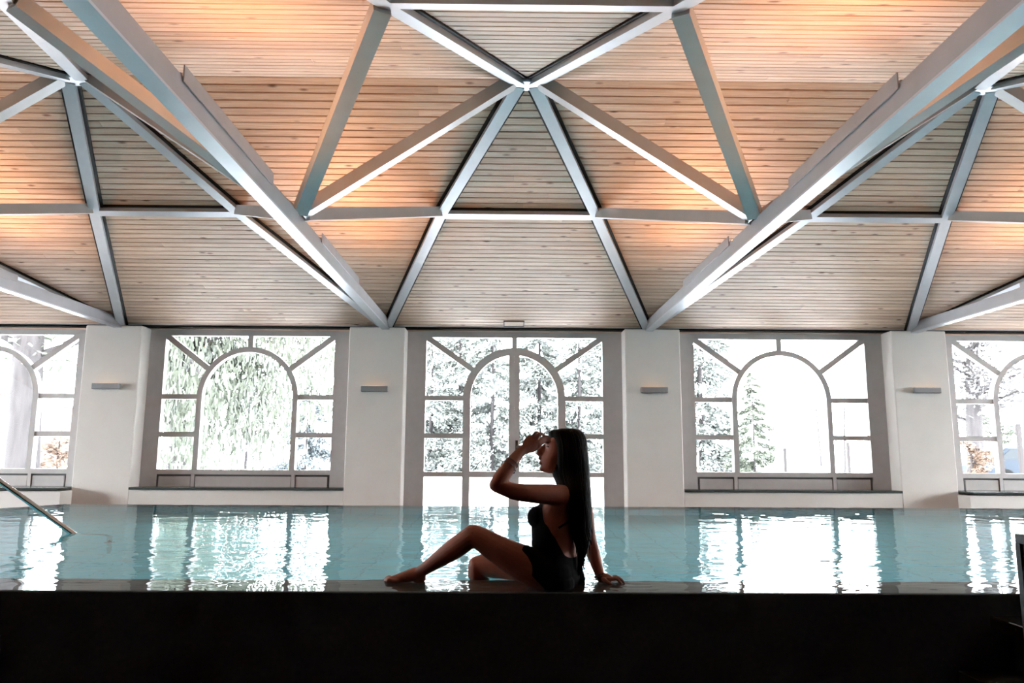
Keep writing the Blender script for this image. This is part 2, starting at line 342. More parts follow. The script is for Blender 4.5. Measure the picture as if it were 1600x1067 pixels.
# ------------------------------------------------------------------ windows
Zp = lambda py: on_y(804, py, YW).z
W_TOP, W_SPR, W_M2, W_BOT, W_PAN = Zp(527.5), Zp(622.5), Zp(681.5), Zp(736), Zp(743)
D_M3 = Zp(741.5)
FD = 0.10                                    # frame depth
WIN_LABEL = ['leftmost arched window, partly out of view, with big tree trunk outside',
             'grey arched window left of the door with drooping foliage outside',
             'arched double glass door in the middle behind the woman',
             'grey arched window right of the door with mostly white view',
             'rightmost arched window, partly out of view, with orange shrub outside']
def arc(cx, cz, r, a0, a1, n=24): return [(cx+r*math.cos(a0+(a1-a0)*i/n), cz+r*math.sin(a0+(a1-a0)*i/n)) for i in range(n+1)]
def make_window(i, xc, hw, R, ring, xl, xr, door=False):
    root = empty('door_1' if door else 'window_%d' % (i+1 if i < 2 else i), (xc, YW, FLOOR)); structure(root, WIN_LABEL[i])
    z = lambda v: v-FLOOR
    zt, zs, z2 = z(W_TOP), z(W_SPR), z(W_M2); ztop = z(ZT+0.0)
    zb = z(W_BOT) if not door else z(-0.30)
    Rm = R-ring/2; bw = 0.085; mw = 0.075
    f = MB()
    f.box(xl, -hw, 0, FD, 0 if door else z(ZSILL)-0.02, ztop); f.box(hw, xr, 0, FD, 0 if door else z(ZSILL)-0.02, ztop)
    f.box(-hw, hw, 0, FD, zt, ztop)
    if door: f.box(-hw, hw, 0, FD, 0, zb)
    else: f.box(-hw, hw, 0, FD, z(W_PAN)-0.005, zb)
    f.build('outer_frame', 'window_paint', root)
    a = MB(); a.ring_y(R-ring, R, 0, PI, 0, zs, -0.012, FD, 48)
    bot = zb if not door else zb
    a.box(-R, -R+ring, -0.012, FD, bot, zs); a.box(R-ring, R, -0.012, FD, bot, zs)
    a.build('arch_frame', 'window_paint', root)
    th = math.radians(34.5)
    yA, yB = 0.006, FD-0.006
    bars = []
    for s in (-1, 1):
        p0 = Vector((s*hw*1.01, 0, zt+0.012)); p1 = Vector((s*(R-0.02)*math.cos(th), 0, zs+(R-0.02)*math.sin(th)))
        t = (p1-p0).normalized(); n = Vector((-t.z, 0, t.x))*bw/2
        bars.append([(p0+n).xz[:], (p1+n).xz[:], (p1-n).xz[:], (p0-n).xz[:]])
        rows = [zs, z2] + ([z(D_M3)] if door else [])
        for zz in rows:
            xa, xb = sorted((s*hw, s*(R-0.02))); bars.append([(xa, zz-mw/2), (xb, zz-mw/2), (xb, zz+mw/2), (xa, zz+mw/2)])
    bars.append([(-0.04, zs+R-0.02), (0.04, zs+R-0.02), (0.04, zt+0.01), (-0.04, zt+0.01)])
    for q in bars: MB().prism_y(q, yA, yB).build('glazing_bar', 'window_paint', root)
    # panes
    gy0, gy1 = FD-0.03, FD-0.022
    panes = []
    for s in (-1, 1):
        cor = (s*hw, zt); A = arc(0, zs, Rm, th, 0, 10); A = [(s*x, zz) for x, zz in A]
        panes.append([(s*hw, zs), cor] + A)
        A = [(s*x, zz) for x, zz in arc(0, zs, Rm, th, PI/2, 14)]
        panes.append([cor] + A + [(0, zt)])
        lv = [zs, z2] + ([z(D_M3), zb] if door else [zb])
        for h1, h0 in zip(lv[:-1], lv[1:]): panes.append([(s*hw, h0), (s*Rm, h0), (s*Rm, h1), (s*hw, h1)])
        if door:
            panes.append([(s*0.0, z(D_M3))] + [(s*Rm, z(D_M3))] + [(s*x, zz) for x, zz in arc(0, zs, Rm, 0, PI/2, 20)])
            panes.append([(0, zb), (s*Rm, zb), (s*Rm, z(D_M3)), (0, z(D_M3))])
    if not door: panes.append([(-Rm, zb), (Rm, zb)] + arc(0, zs, Rm, 0, PI, 36))
    for q in panes: MB().prism_y(q, gy0, gy1).build('pane', 'window_glass', root)
    if door:
        for s in (-1, 1):
            x0, x1 = sorted((s*0.0008, s*0.083))
            leaf = MB().box(x0, x1, -0.014, FD, zb, zs+R-0.06).build('door_stile', 'window_paint', root)
            x0, x1 = sorted((s*0.083, s*(R-ring+0.01)))
            MB().box(x0, x1, -0.008, FD, z(D_M3)-0.045, z(D_M3)+0.045).build('door_rail', 'window_paint', root)
        h = MB().box(0.02, 0.06, -0.03, -0.014, z(Zp(712)), z(Zp(688))).tube([(0.04, -0.03, z(Zp(697))), (0.04, -0.075, z(Zp(697))), (0.15, -0.08, z(Zp(697)))], 0.011, 8).build('handle', 'chrome', root)
    else:
        # recessed panels under the glass, then the sill
        zp0, zp1 = z(ZSILL)-0.01, z(W_PAN)
        MB().box(-hw, hw, 0.035, FD, zp0, zp1).build('panel_backing', 'panel_groove', root)
        st = 0.13
        xs = [-hw+0.0, -R+ring*0.2, R-ring*0.2, hw]
        for x0, x1 in zip(xs[:-1], xs[1:]):
            MB().box(x0+st*0.28, x1-st*0.28, 0.012, 0.05, zp0, zp1-0.035).build('panel', 'window_paint', root, bevel=0.005)
        for x in (-R+ring*0.2, R-ring*0.2): MB().box(x-st*0.2, x+st*0.2, 0.0, 0.05, zp0, zp1).build('panel_stile', 'window_paint', root)
        dep = -(YW-YP)-(0.34 if i in (0, 4) else 0.03)
        e0 = 0.03 if i == 0 else 0.0; e1 = 0.03 if i == 4 else 0.0
        MB().box(xl+0.002-(0.0), xr-0.002, dep, 0.06, z(ZSILL)-0.035, z(ZSILL)).build('sill', 'sill_stone', root, bevel=0.004)
    return root
def centre_between(a, b, py): return (on_y(a, py, YW).x + on_y(b, py, YW).x)/2, (on_y(b, py, YW).x - on_y(a, py, YW).x)/2
c0, h0 = centre_between(664.5, 942, 622); cL, hL = centre_between(252.6, 520, 622); cR, hR = centre_between(1086, 1356, 624)
xLr = on_y(114.7, 622, YW).x; xRl = on_y(1494.5, 624, YW).x
specs = [(0, xLr-hL, hL, 0.785, 0.08), (1, cL, hL, 0.785, 0.08), (2, c0, h0, 0.80, 0.115), (3, cR, hR, 0.785, 0.08), (4, xRl+hR, hR, 0.785, 0.08)]
for i, xc, hw, R, ring in specs:
    make_window(i, xc, hw, R, ring, PILLARS[i]+PW-xc, PILLARS[i+1]-PW-xc, door=(i == 2))

# ------------------------------------------------------------------ steel roof frame
GX = {0: -10.3, 1: -6.16, 2: -2.04, 3: 2.04, 4: 6.18, 5: 10.3}
GZ, GH, GW = 2.55, 0.15, 0.105
gl = ['far left roof girder running over the leftmost pillar in view', 'left roof girder running overhead from the pillar left of the door',
      'right roof girder running overhead from the pillar right of the door', 'far right roof girder running over the rightmost pillar in view']
for i in range(6):
    x = GX[i]
    o = empty('roof_girder', (x, YP+0.1, GZ))
    y0, y1 = YN-0.1-(YP+0.1), 0.08
    MB().box(-GW/2, GW/2, y0, y1, 0, GH).build('web', 'girder_paint', o, bevel=0.006)
    MB().box(-GW/2-0.004, GW/2+0.004, y0, y1, -0.012, 0.004).build('bottom_plate', 'steel_paint', o)
    MB().box(-0.11, 0.11, -0.02, 0.30, -0.02, 0.012).build('bearing_plate', 'steel_paint', o)
    tag(o, gl[i-1] if 1 <= i <= 4 else ('outermost roof girder near the %s wall of the hall' % ('left' if i == 0 else 'right')), 'girder', 'steel roof girders')
APEX = {0: -8.3, 1: -4.085, 2: -0.015, 3: 4.17, 4: 8.35}
NODE = {0: (-9.15, -7.45), 1: (-4.975, -3.31), 2: (-0.955, 0.865), 3: (3.345, 4.98), 4: (7.5, 9.2)}
BW, BH = 0.115, 0.11
ZQ = zroof(YQ)
bay_label = ['steel roof bracing of the bay beyond the far left girder', 'steel roof bracing of the bay left of centre', 'steel roof bracing with apex node over the central door bay',
             'steel roof bracing of the bay right of centre', 'steel roof bracing of the bay beyond the far right girder']
def mid(a, b, t): return Vector(a)*(1-t)+Vector(b)*t
for i in range(5):
    ax = APEX[i]; nl, nr = NODE[i]; gl_, gr_ = GX[i], GX[i+1]
    root = empty('roof_bracing', (ax, YR, ZR)); tag(root, bay_label[i], 'roof bracing', 'steel roof bracing bays')
    def bm_(name, a, b, w=BW, h=BH, m='steel_paint', up=Vector((0, 0, 1))):
        return MB().bar(local(root, a), local(root, b), w, h, up).build(name, m, root)
    for sgn in (1, -1):
        Yq = YR+sgn*(YQ-YR); Yw = YR+sgn*(YP+0.06-YR); un = Vector((0, sgn*SLOPE, 1)).normalized()
        for s, nx, gx in ((-1, nl, gl_), (1, nr, gr_)):
            foot = Vector((gx-s*0.02, Yw, zroof(Yw))); node = Vector((nx, Yq, ZQ)); top = Vector((ax+s*0.075, YR+sgn*0.02, ZR-0.004))
            bm_('rafter', foot, node, BW, 0.075, up=un); bm_('rafter', node, top, BW, 0.075, up=un)
            for a, b in ((foot, node), (node, top)):
                bm_('gasket', a+un*0.045, b+un*0.045, BW+0.065, 0.02, 'black_gasket', up=un)
            # struts fanning from the middle of the girder
            M = Vector((gx-s*0.05, YR+sgn*0.05, GZ+GH-0.03)); L = Vector((nx, Yq, ZQ-0.002))
            d = (L-M).normalized(); bm_('strut', M+d*0.03, L-d*0.05, m='strut_paint')
        a = Vector((nl+0.03, Yq, ZQ)); b = Vector((nr-0.03, Yq, ZQ))
        bm_('purlin', a, b, BW*0.95, 0.085, up=un); bm_('gasket', a+un*0.05, b+un*0.05, BW+0.06, 0.02, 'black_gasket', up=un)
    for s, gx in ((-1, gl_), (1, gr_)):
        M = Vector((gx-s*0.05, YR, GZ+GH-0.03)); A = Vector((ax+s*0.10, YR, ZR-0.004)); d = (A-M).normalized()
        bm_('strut', M+d*0.03, A, m='strut_paint')
    MB().box(-0.15, 0.15, -0.09, 0.09, 0.0, 0.10).build('apex_plate', 'steel_paint', root, bevel=0.01)
    MB().box(-0.17, 0.17, -0.12, 0.12, 0.045, 0.068).build('gasket', 'black_gasket', root)

# uplights lying on the girders: trough with a side reflector plate and a glowing tube
where = {1: 'far left girder', 2: 'left girder', 3: 'right girder', 4: 'far right girder', 0: 'outermost left girder', 5: 'outermost right girder'}
for i in range(1, 5):
    for far, (y0, y1) in ((False, (3.85, 5.45)), (True, (7.0, 8.85))):
        inner = 1 if GX[i] < 0 else -1
        t = empty('uplight_trough', (GX[i], (y0+y1)/2, GZ+GH)); L = (y1-y0)/2
        MB().box(-0.05, 0.05, -L, L, 0.0, 0.012).build('base', 'girder_paint', t)
        xp = inner*0.062
        MB().box(xp-0.004, xp+0.004, -L, L, -0.04, 0.055).build('reflector_plate', 'girder_paint', t)
        MB().box(-inner*0.052-0.003, -inner*0.052+0.003, -L, L, 0.0, 0.035).build('back_plate', 'girder_paint', t)
        MB().tube([(0, -L+0.05, 0.03), (0, L-0.05, 0.03)], 0.011, 8).build('lamp_tube', 'uplight_tube', t)
        ld = bpy.data.lights.new('uplight', 'AREA'); ld.shape = 'RECTANGLE'; ld.size = 0.05; ld.size_y = (y1-y0)-0.15; ld.energy = UPLIGHT_POWER; ld.color = UPLIGHT_COLOR
        lo = bpy.data.objects.new('uplight', ld); COL.objects.link(lo); lo.parent = t; lo.location = (0, 0, 0.048); lo.rotation_euler = (PI, 0.22*inner, 0)
        tag(t, 'grey uplight trough on the %s, %s one' % (where[i], 'window-side' if far else 'viewer-side'), 'uplight', 'uplights on the roof girders')

# slim wall lamps on the pillars
sl = ['slim wall lamp on the leftmost pillar in view', 'slim wall lamp on the pillar left of the door', 'slim wall lamp on the pillar right of the door', 'slim wall lamp on the rightmost pillar in view']
for k, (px, py) in enumerate(((168, 603.5), (586, 607.5), (1021.5, 609.5), (1446, 610))):
    c = on_y(px, py, YP)
    o = empty('wall_sconce', (c.x, YP, c.z-0.045)); tag(o, sl[k], 'wall lamp', 'slim wall lamps on the pillars')
    MB().box(-0.205, 0.205, -0.075, -0.012, 0, 0.085).build('housing', 'sconce_metal', o, bevel=0.006)
    MB().box(-0.15, 0.15, -0.014, 0.0, 0.02, 0.065).build('wall_plate', 'sconce_metal', o)
    MB().box(-0.17, 0.17, -0.062, -0.025, 0.0845, 0.088).build('lamp_strip', 'sconce_lamp', o)
# small vent frame at the foot of the ceiling above the door
v = on_y(803, 503, YP-0.02)
o = empty('ceiling_vent', (v.x, v.y, zroof(v.y)+LIFT-0.008)); tag(o, 'small dark-rimmed vent at the foot of the ceiling above the door', 'vent')
vf = MB(); k = SLOPE
for x0, x1, a, b in ((-0.16, 0.16, -0.09, -0.075), (-0.16, 0.16, 0.075, 0.09), (-0.16, -0.145, -0.09, 0.09), (0.145, 0.16, -0.09, 0.09)):
    vf.add([(x0, a, -a*k-0.006), (x1, a, -a*k-0.006), (x1, b, -b*k-0.006), (x0, b, -b*k-0.006), (x0, a, -a*k+0.006), (x1, a, -a*k+0.006), (x1, b, -b*k+0.006), (x0, b, -b*k+0.006)],
           [(3, 2, 1, 0), (4, 5, 6, 7), (0, 1, 5, 4), (1, 2, 6, 5), (2, 3, 7, 6), (3, 0, 4, 7)])
vf.build('rim', 'granite_dark', o)
gv = MB()
a, b = -0.075, 0.075
gv.add([(-0.145, a, -a*k), (0.145, a, -a*k), (0.145, b, -b*k), (-0.145, b, -b*k)], [(0, 1, 2, 3)]); gv.build('grille', 'pine_boards', o, fix=False)

# ================================================================== POOL
PX0, PX1 = -7.4, 7.4
LED = 0.345                                  # ledge just under water along the front edge
DEEP = -1.2
outline = [(PX0, YF+0.03), (PX1, YF+0.03), (PX1, YE), (-5.68, YE), (-6.9, 6.0), (PX0, 6.0)]
# the raised front wall with its overflow lip
pool = structure(empty('pool_basin', (0, YF, FLOOR)), 'raised indoor pool with black stone front and pale turquoise tiles')
zz = lambda v: v-FLOOR
MB().box(PX0-0.3, PX1+0.3, 0, 0.03, 0, zz(-0.006)).build('front_wall', 'granite_dark', pool, bevel=0.003)
MB().box(PX0-0.3, PX1+0.3, 0.03, LED, zz(-0.14), zz(-0.022)).build('ledge', 'coping_stone', pool)
MB().box(PX0, PX1, 0.03, LED-0.05, zz(DEEP), zz(-0.14)).build('front_lining', 'pool_tiles', pool)
b = MB(); ol = [(x, y-YF) for x, y in outline]
n = len(ol)
b.add([(x, y, zz(DEEP)) for x, y in ol], [tuple(range(n))])
b.build('pool_floor', 'pool_tiles', pool, fix=False)
b = MB()
for i in range(1, n):
    (xa, ya), (xb, yb) = ol[i], ol[(i+1) % n]
    b.add([(xa, ya, zz(DEEP)), (xb, yb, zz(DEEP)), (xb, yb, zz(-0.003)), (xa, ya, zz(-0.003))], [(0, 1, 2, 3)])
b.build('wall_lining', 'pool_tiles', pool, fix=False)
b = MB()
rim = [(PX1, YE-YF), (-5.68, YE-YF), (-6.9, 6.0-YF), (PX0, 6.0-YF)]
for (xa, ya), (xb, yb) in zip(rim[:-1], rim[1:]):
    dx, dy = xb-xa, yb-ya; l = math.hypot(dx, dy); ox, oy = dy/l*0.18, -dx/l*0.18
    b.prism_z([(xa, ya), (xb, yb), (xb+ox, yb+oy), (xa+ox, ya+oy)], zz(FLOOR), zz(-0.02))
b.build('far_rim', 'coping_stone', pool)
# a round step under water near the right end of the front
st = MB(); pts = [(4.3+1.75*math.cos(a), LED-0.05+1.0*math.sin(a)) for a in [PI*i/28 for i in range(29)]]
st.prism_z(pts, zz(-1.2), zz(-0.62)); st.build('round_step', 'pool_tiles', pool)

# water surface with fine ripples
def waves(X, Y):
    rs = np.random.RandomState(3); Z = np.zeros_like(X)
    for k in range(64):
        lam = math.exp(rs.uniform(math.log(0.05), math.log(0.8)))
        ang = rs.normal(0, 0.42) + (PI/2 if rs.rand() < 0.85 else 0.3)
        amp = 0.000125*lam**0.75*rs.uniform(0.5, 1.3)/0.25
        kk = 2*PI/lam; ph = rs.uniform(0, 2*PI)
        Z += amp*np.sin(kk*(X*math.cos(ang)+Y*math.sin(ang))+ph)
    env = np.zeros_like(X)+0.55
    for cx, cy, r, a in ((-0.1, 4.3, 0.9, 0.8), (-2.0, 4.6, 1.0, 0.9), (2.0, 4.5, 1.0, 0.9), (0.85, 4.1, 0.5, 0.8), (-1.6, 6.5, 1.6, 0.4)):
        env += a*np.exp(-((X-cx)**2+(Y-cy)**2)/(r*r))
    return Z*env
nx, ny = 760, 420
gx = np.linspace(PX0, PX1, nx)
tt = np.linspace(0, 1, ny); gy = (YF+0.004) + (YE-YF-0.004)*(0.35*tt+0.65*tt**1.6)
X, Y = np.meshgrid(gx, gy); Z = waves(X, Y)
Z *= np.clip((Y-YF)/0.25, 0.15, 1.0)
# ring ripples round the leg and the hand in the water
for cx, cy in ((-0.19, 4.05), (0.46, 3.9)):
    r = np.hypot(X-cx, Y-cy); Z += 0.0011*np.sin(2*PI*r/0.085)*np.exp(-r/0.22)
verts = np.stack([X.ravel(), Y.ravel(), Z.ravel()], 1)
idx = np.arange(nx*ny).reshape(ny, nx)
q = np.stack([idx[:-1, :-1], idx[:-1, 1:], idx[1:, 1:], idx[1:, :-1]], -1).reshape(-1, 4)
cxq = verts[q].mean(1)
cut = cxq[:, 1]-6.0 > (cxq[:, 0]+6.9)*(YE-6.0)/(6.9-5.68)
q = q[~cut]
me = bpy.data.meshes.new('pool_water'); me.from_pydata(verts.tolist(), [], q.tolist()); me.update()
me.polygons.foreach_set('use_smooth', [True]*len(me.polygons))
w = put('pool_water', me, 'pool_water'); tag(w, 'rippled turquoise pool water reflecting the bright windows', 'water', kind='stuff')

# handrail dipping into the water at the left
p0 = on_z(113, 833, 0.0); yr = p0.y; p1 = on_y(-4, 749, yr); d = (p1-p0).normalized()
pts = [p0+Vector((0.30, 0, -0.62)), p0+Vector((0.30, 0, -0.22)), p0+Vector((0.26, 0, -0.13)), p0+Vector((0.16, 0, -0.085)), p0-d*0.09]
pts += [p0+d*s for s in (0.0, 0.3, 0.6, 0.9, 1.1)]
e = pts[-1]; pts += [e+Vector((-0.06, 0, 0.03)), e+Vector((-0.14, 0, 0.03)), e+Vector((-0.2, 0, -0.02)), e+Vector((-0.22, 0, -0.1)), (e.x-0.22, e.y, -0.62)]
o = empty('pool_handrail', (p0.x, p0.y, -0.62))
MB().tube([local(o, p) for p in pts], 0.021, 14).build('rail', 'chrome', o, smooth=True)
for p in (pts[0], Vector(pts[-1])):
    MB().tube([local(o, (p[0], p[1], -0.62)), local(o, (p[0], p[1], -0.60))], 0.045, 14).build('foot_flange', 'chrome', o)
MB().tube([local(o, (p0.x+0.30, yr, DEEP)), local(o, (p0.x+0.30, yr, -0.62))], 0.02, 10).build('post', 'chrome', o)
MB().tube([local(o, (e.x-0.22, yr, DEEP)), local(o, (e.x-0.22, yr, -0.62))], 0.02, 10).build('post', 'chrome', o)
tag(o, 'slanted chrome handrail dipping into the pool at the left', 'handrail')

# steps and granite cheek block at the right
o = empty('pool_steps', (2.09, YF, FLOOR)); tag(o, 'dark stone steps up to the pool behind the granite block', 'steps')
MB().box(0.0, 2.2, -0.332, -0.004, zz(-0.16), zz(-0.10)).build('tread', 'granite_wet', o, bevel=0.004)
MB().box(0.10, 2.2, -0.30, -0.004, 0.001, zz(-0.16)).build('riser', 'granite_dark', o)
MB().box(-0.17, 2.2, -0.335, -0.004, 0.0005, zz(-0.345)).build('bottom_step', 'granite_dark', o, bevel=0.004)
o = empty('granite_block', (2.02, 3.30, FLOOR)); tag(o, 'speckled dark granite block with slab top at the right edge', 'block')
MB().box(0.012, 0.42, -1.4, -0.012, 0.0, zz(0.27)).build('body', 'granite_block', o)
MB().box(0.0, 0.43, -1.41, 0.0, zz(0.27), zz(0.31)).build('top_slab', 'granite_dark', o, bevel=0.003)
MB().box(0.0, 0.03, -0.03, 0.0, 0.0, zz(0.27)).build('edge_strip', 'granite_dark', o)
# overflow grate along the foot of the front wall
g = empty('floor_grate', (0, YF, FLOOR)); tag(g, 'dark slotted overflow grate along the foot of the pool front', 'grate')
MB().box(-6, 1.9, -0.40, -0.38, 0, 0.012).box(-6, 1.9, -0.03, -0.01, 0, 0.012).build('edge_bar', 'grate_metal', g)
b = MB(); x = -6.0
while x < 1.9: b.box(x, x+0.009, -0.38, -0.03, 0.0005, 0.011); x += 0.017
s_ = b.build('slat', 'grate_metal', g, fix=False); s_['kind'] = 'stuff'

# ================================================================== THE WOMAN ON THE EDGE
def catmull(keys, sub=6):
    """keys: list of numpy rows; returns a smoothed list of rows through them"""
    K = np.array(keys, float); out = []
    P = np.vstack([2*K[0]-K[1], K, 2*K[-1]-K[-2]])
    for i in range(1, len(P)-2):
        for j in range(sub):
            t = j/sub; a, b, c, d = P[i-1], P[i], P[i+1], P[i+2]
            out.append(0.5*((2*b)+(-a+c)*t+(2*a-5*b+4*c-d)*t*t+(-a+3*b-3*c+d)*t**3))
    out.append(K[-1]); return out
def limb(mb, keys, sub=6, n=16):             # keys: (point, radius); round caps
    rows = catmull([(*p, r) for p, r in keys], sub)
    pts = [Vector(r[:3]) for r in rows]; rad = [max(r[3], 0.001) for r in rows]
    mb.tube(pts, rad, n); mb.ball(pts[0], rad[0], nu=n, nv=8); mb.ball(pts[-1], rad[-1], nu=n, nv=8)
YC = 3.85                                    # middle of her torso
TURN = math.radians(24)
FWD = Vector((-math.cos(TURN), math.sin(TURN), 0)); LFT = Vector((-math.sin(TURN), -math.cos(TURN), 0))
SC = 1/ (F_PX/ (YC*math.cos(PITCH)+0.04))     # metres per pixel at her depth
body = MB()
# torso rings: centre pixel, half depth (px), half width (m)
torso = [(868, 926, 22, .120), (868, 912, 31, .165), (866, 896, 35, .182), (864, 878, 34, .166), (866, 858, 31.5, .142), (867, 840, 31.5, .134),
         (868, 822, 33, .142), (872, 803, 34, .150), (881, 784, 31, .158), (889, 770, 24, .150), (892, 760, 17, .100), (891, 752, 14, .058)]
rows = catmull([(*on_y(x, y, YC), d*SC, w) for x, y, d, w in torso], 5)
AXIS = [(r[2], Vector(r[:3])) for r in rows]
rings = []
for r in rows:
    c = Vector(r[:3]); ring = []
    for k in range(32):
        a = 2*PI*k/32; ca, sa = math.cos(a), math.sin(a)
        e = 0.85
        ring.append(c + FWD*(r[3]*math.copysign(abs(ca)**e, ca)) + LFT*(r[4]*math.copysign(abs(sa)**e, sa)))
    rings.append(ring)
body.loft(rings)
# bust, seat
for s in (-1, 1):
    c = on_y(853, 807, YC) + LFT*(s*0.066) + FWD*0.006
    body.ball(c, (0.062, 0.060, 0.058))
    c = on_y(875, 908, YC) + LFT*(s*0.085) - FWD*0.006
    body.ball(c, (0.092, 0.090, 0.078))
# neck
limb(body, [(on_y(891, 760, YC), .052), (on_y(885, 744, YC), .047), (on_y(881, 728, YC), .050)])
# head by level rings: y, front x, back x, half width
HY = YC
headr = [(672, 872, 896, .034), (676, 864, 902, .052), (682, 857.5, 906, .066), (690, 852.5, 908, .073), (697, 851.5, 908.5, .074), (704, 850.5, 908, .073), (711, 847, 905, .068),
         (717, 844.5, 901, .062), (722, 845, 897, .056), (728, 845.5, 893, .049), (733, 844.5, 889, .040), (737, 849, 884, .030), (739.5, 857, 880, .02)]
rows = catmull([(*on_y((a+b)/2, y, HY), (b-a)/2*SC, w) for y, a, b, w in headr], 4)
HT = math.radians(6); HF = Vector((-math.cos(HT), math.sin(HT), 0)); HL = Vector((-math.sin(HT), -math.cos(HT), 0))
rings = []
for r in rows:
    c = Vector(r[:3])
    rings.append([c + HF*(r[3]*math.cos(2*PI*k/28)) + HL*(r[4]*math.sin(2*PI*k/28)) for k in range(28)])
body.loft(rings)
# nose, lips, chin, brow
limb(body, [(on_y(853.5, 694, HY), .009), (on_y(846.5, 700.5, HY), .0095), (on_y(840.6, 707.6, HY), .0110), (on_y(848, 710.5, HY), .012)], 4, 10)
limb(body, [(on_y(857, 697, HY), .013), (on_y(851.5, 703, HY), .014), (on_y(849.5, 708.5, HY), .014)], 4, 10)
for s in (-1, 1): body.ball(on_y(845.5, 709.6, HY)+HL*(s*0.009), 0.0085, nu=10, nv=6)
body.ball(on_y(843.4, 716.2, HY), (.0085, .021, .0070), (HF, HL, Vector((0, 0, 1))), 12, 8)
body.ball(on_y(844.4, 723.6, HY), (.0085, .019, .0080), (HF, HL, Vector((0, 0, 1))), 12, 8)
body.ball(on_y(847.0, 732.6, HY), (.014, .020, .013), (HF, HL, Vector((0, 0, 1))), 12, 8)
for s in (-1, 1): body.ball(on_y(855, 690.5, HY)+HL*(s*0.03), (.012, .026, .007), (HF, HL, Vector((0, 0, 1))), 12, 8)
# raised near arm and hand at the brow
limb(body, [(on_y(882, 775, YC-0.10), .054), (on_y(862, 772.5, YC-0.155), .050), (on_y(832, 771, YC-0.215), .0455), (on_y(803, 767.5, YC-0.25), .040), (on_y(777, 759, YC-0.275), .0335)])
limb(body, [(on_y(775, 757.5, YC-0.275), .034), (on_y(784, 745, YC-0.265), .0375), (on_y(796, 728, YC-0.24), .034), (on_y(806, 714.5, YC-0.215), .028), (on_y(815, 704, YC-0.195), .0235)])
PA = (on_y(836, 684, YC-.165)-on_y(817, 703, YC-.19)).normalized(); PB = (on_y(842, 704, YC-.165)-on_y(826, 688, YC-.17)).normalized(); PN = PA.cross(PB).normalized()
limb(body, [(on_y(813, 706.5, YC-0.195), .0235), (on_y(819.5, 700.5, YC-0.185), .0235), (on_y(826, 695, YC-0.175), .021)])
body.ball(on_y(829, 692.5, YC-0.172), (.047, .037, .0165), (PA, PB, PN), 18, 10)
body.ball(on_y(823.5, 699.5, YC-0.178), (.034, .029, .0175), (PA, PB, PN), 16, 8)
for fg in ([(833.5, 681.5, -.172, .0098), (837, 676.4, -.165, .0086), (840.3, 676.2, -.150, .0076), (842.0, 680.0, -.138, .0066)],
           [(837.5, 685.5, -.168, .0098), (843, 679.0, -.155, .0086), (847.8, 677.6, -.132, .0077), (850.6, 681.0, -.115, .0067)],
           [(840.5, 690.0, -.165, .0098), (847.5, 685.0, -.145, .0086), (854.0, 682.6, -.112, .0078), (859.5, 684.6, -.085, .0068)],
           [(842.5, 694.5, -.162, .0095), (849.0, 690.6, -.140, .0084), (854.6, 688.4, -.108, .0076), (859.8, 689.2, -.082, .0066)],
           [(824.5, 703.0, -.170, .0125), (832.0, 703.2, -.158, .0112), (838.8, 700.6, -.150, .0098), (843.6, 696.8, -.145, .0082)]):
    limb(body, [(on_y(x, y, YC+dy), r) for x, y, dy, r in fg], 4, 10)
# far arm propped behind, hand on the ledge
limb(body, [(on_y(905, 776, YC+0.12), .052), (on_y(914, 800, YC+0.14), .044), (on_y(919.5, 835, YC+0.14), .037), (on_y(926.5, 862, YC+0.125), .0345), (on_y(933.5, 886, YC+0.10), .029), (on_y(939, 903.5, YC+0.075), .0225)])
hz = lambda px, Y, z: Vector((on_y(px, 912, Y).x, Y, z))
limb(body, [(on_y(939, 903.5, YC+0.075), .023), (hz(944, YC+.07, .022), .023), (hz(951, YC+.065, .018), .021)])
for k, (dy, ex) in enumerate(((-.035, 971), (-.012, 975.5), (.012, 974), (.034, 969))):
    limb(body, [(hz(948, YC+.065+dy*.6, .018), .0115), (hz(957, YC+.062+dy, .020), .0092), (hz((957+ex)/2, YC+.06+dy*1.2, .022), .0085), (hz(ex-2, YC+.058+dy*1.35, .008), .0075), (hz(ex, YC+.058+dy*1.4, -.006), .0065)], 4, 10)
limb(body, [(hz(943, YC+.03, .02), .012), (hz(948, YC+.005, .012), .0105), (hz(955, YC-.005, -.002), .009)], 4, 10)
# near leg: thigh, calf, foot on the ledge
limb(body, [(on_y(862, 897, YC-0.075), .098), (on_y(838, 889.5, YC-0.095), .091), (on_y(808, 875, YC-0.10), .082), (on_y(775, 856.5, YC-0.095), .067), (on_y(752, 842, YC-0.085), .057), (on_y(739, 836, YC-0.08), .0525)], 6, 20)
limb(body, [(on_y(740, 836, YC-0.08), .0535), (on_y(727, 845, YC-0.065), .052), (on_y(711, 856.5, YC-0.045), .0515), (on_y(692, 869.5, YC-0.02), .044), (on_y(672, 883, YC+0.005), .034), (on_y(655, 894.5, YC+0.03), .0285)], 6, 18)
FYc = YC+0.04
limb(body, [(Vector((on_y(656, 905, FYc).x, FYc, .028)), .031), (Vector((on_y(650, 905, FYc).x, FYc, .040)), .034), (Vector((on_y(636, 905, FYc).x, FYc, .029)), .030), (Vector((on_y(622, 905, FYc).x, FYc+.005, .017)), .024), (Vector((on_y(611, 905, FYc).x, FYc+.008, .010)), .018)], 5, 14)
limb(body, [(on_y(653, 894.5, YC+0.035), .029), (Vector((on_y(651, 905, FYc).x, FYc, .035)), .033)], 4, 14)
body.ball(Vector((on_y(655.5, 905, FYc).x, FYc, .012)), (.030, .027, .026))
body.ball(Vector((on_y(618, 905, FYc).x, FYc+.005, .008)), (.040, .038, .016))
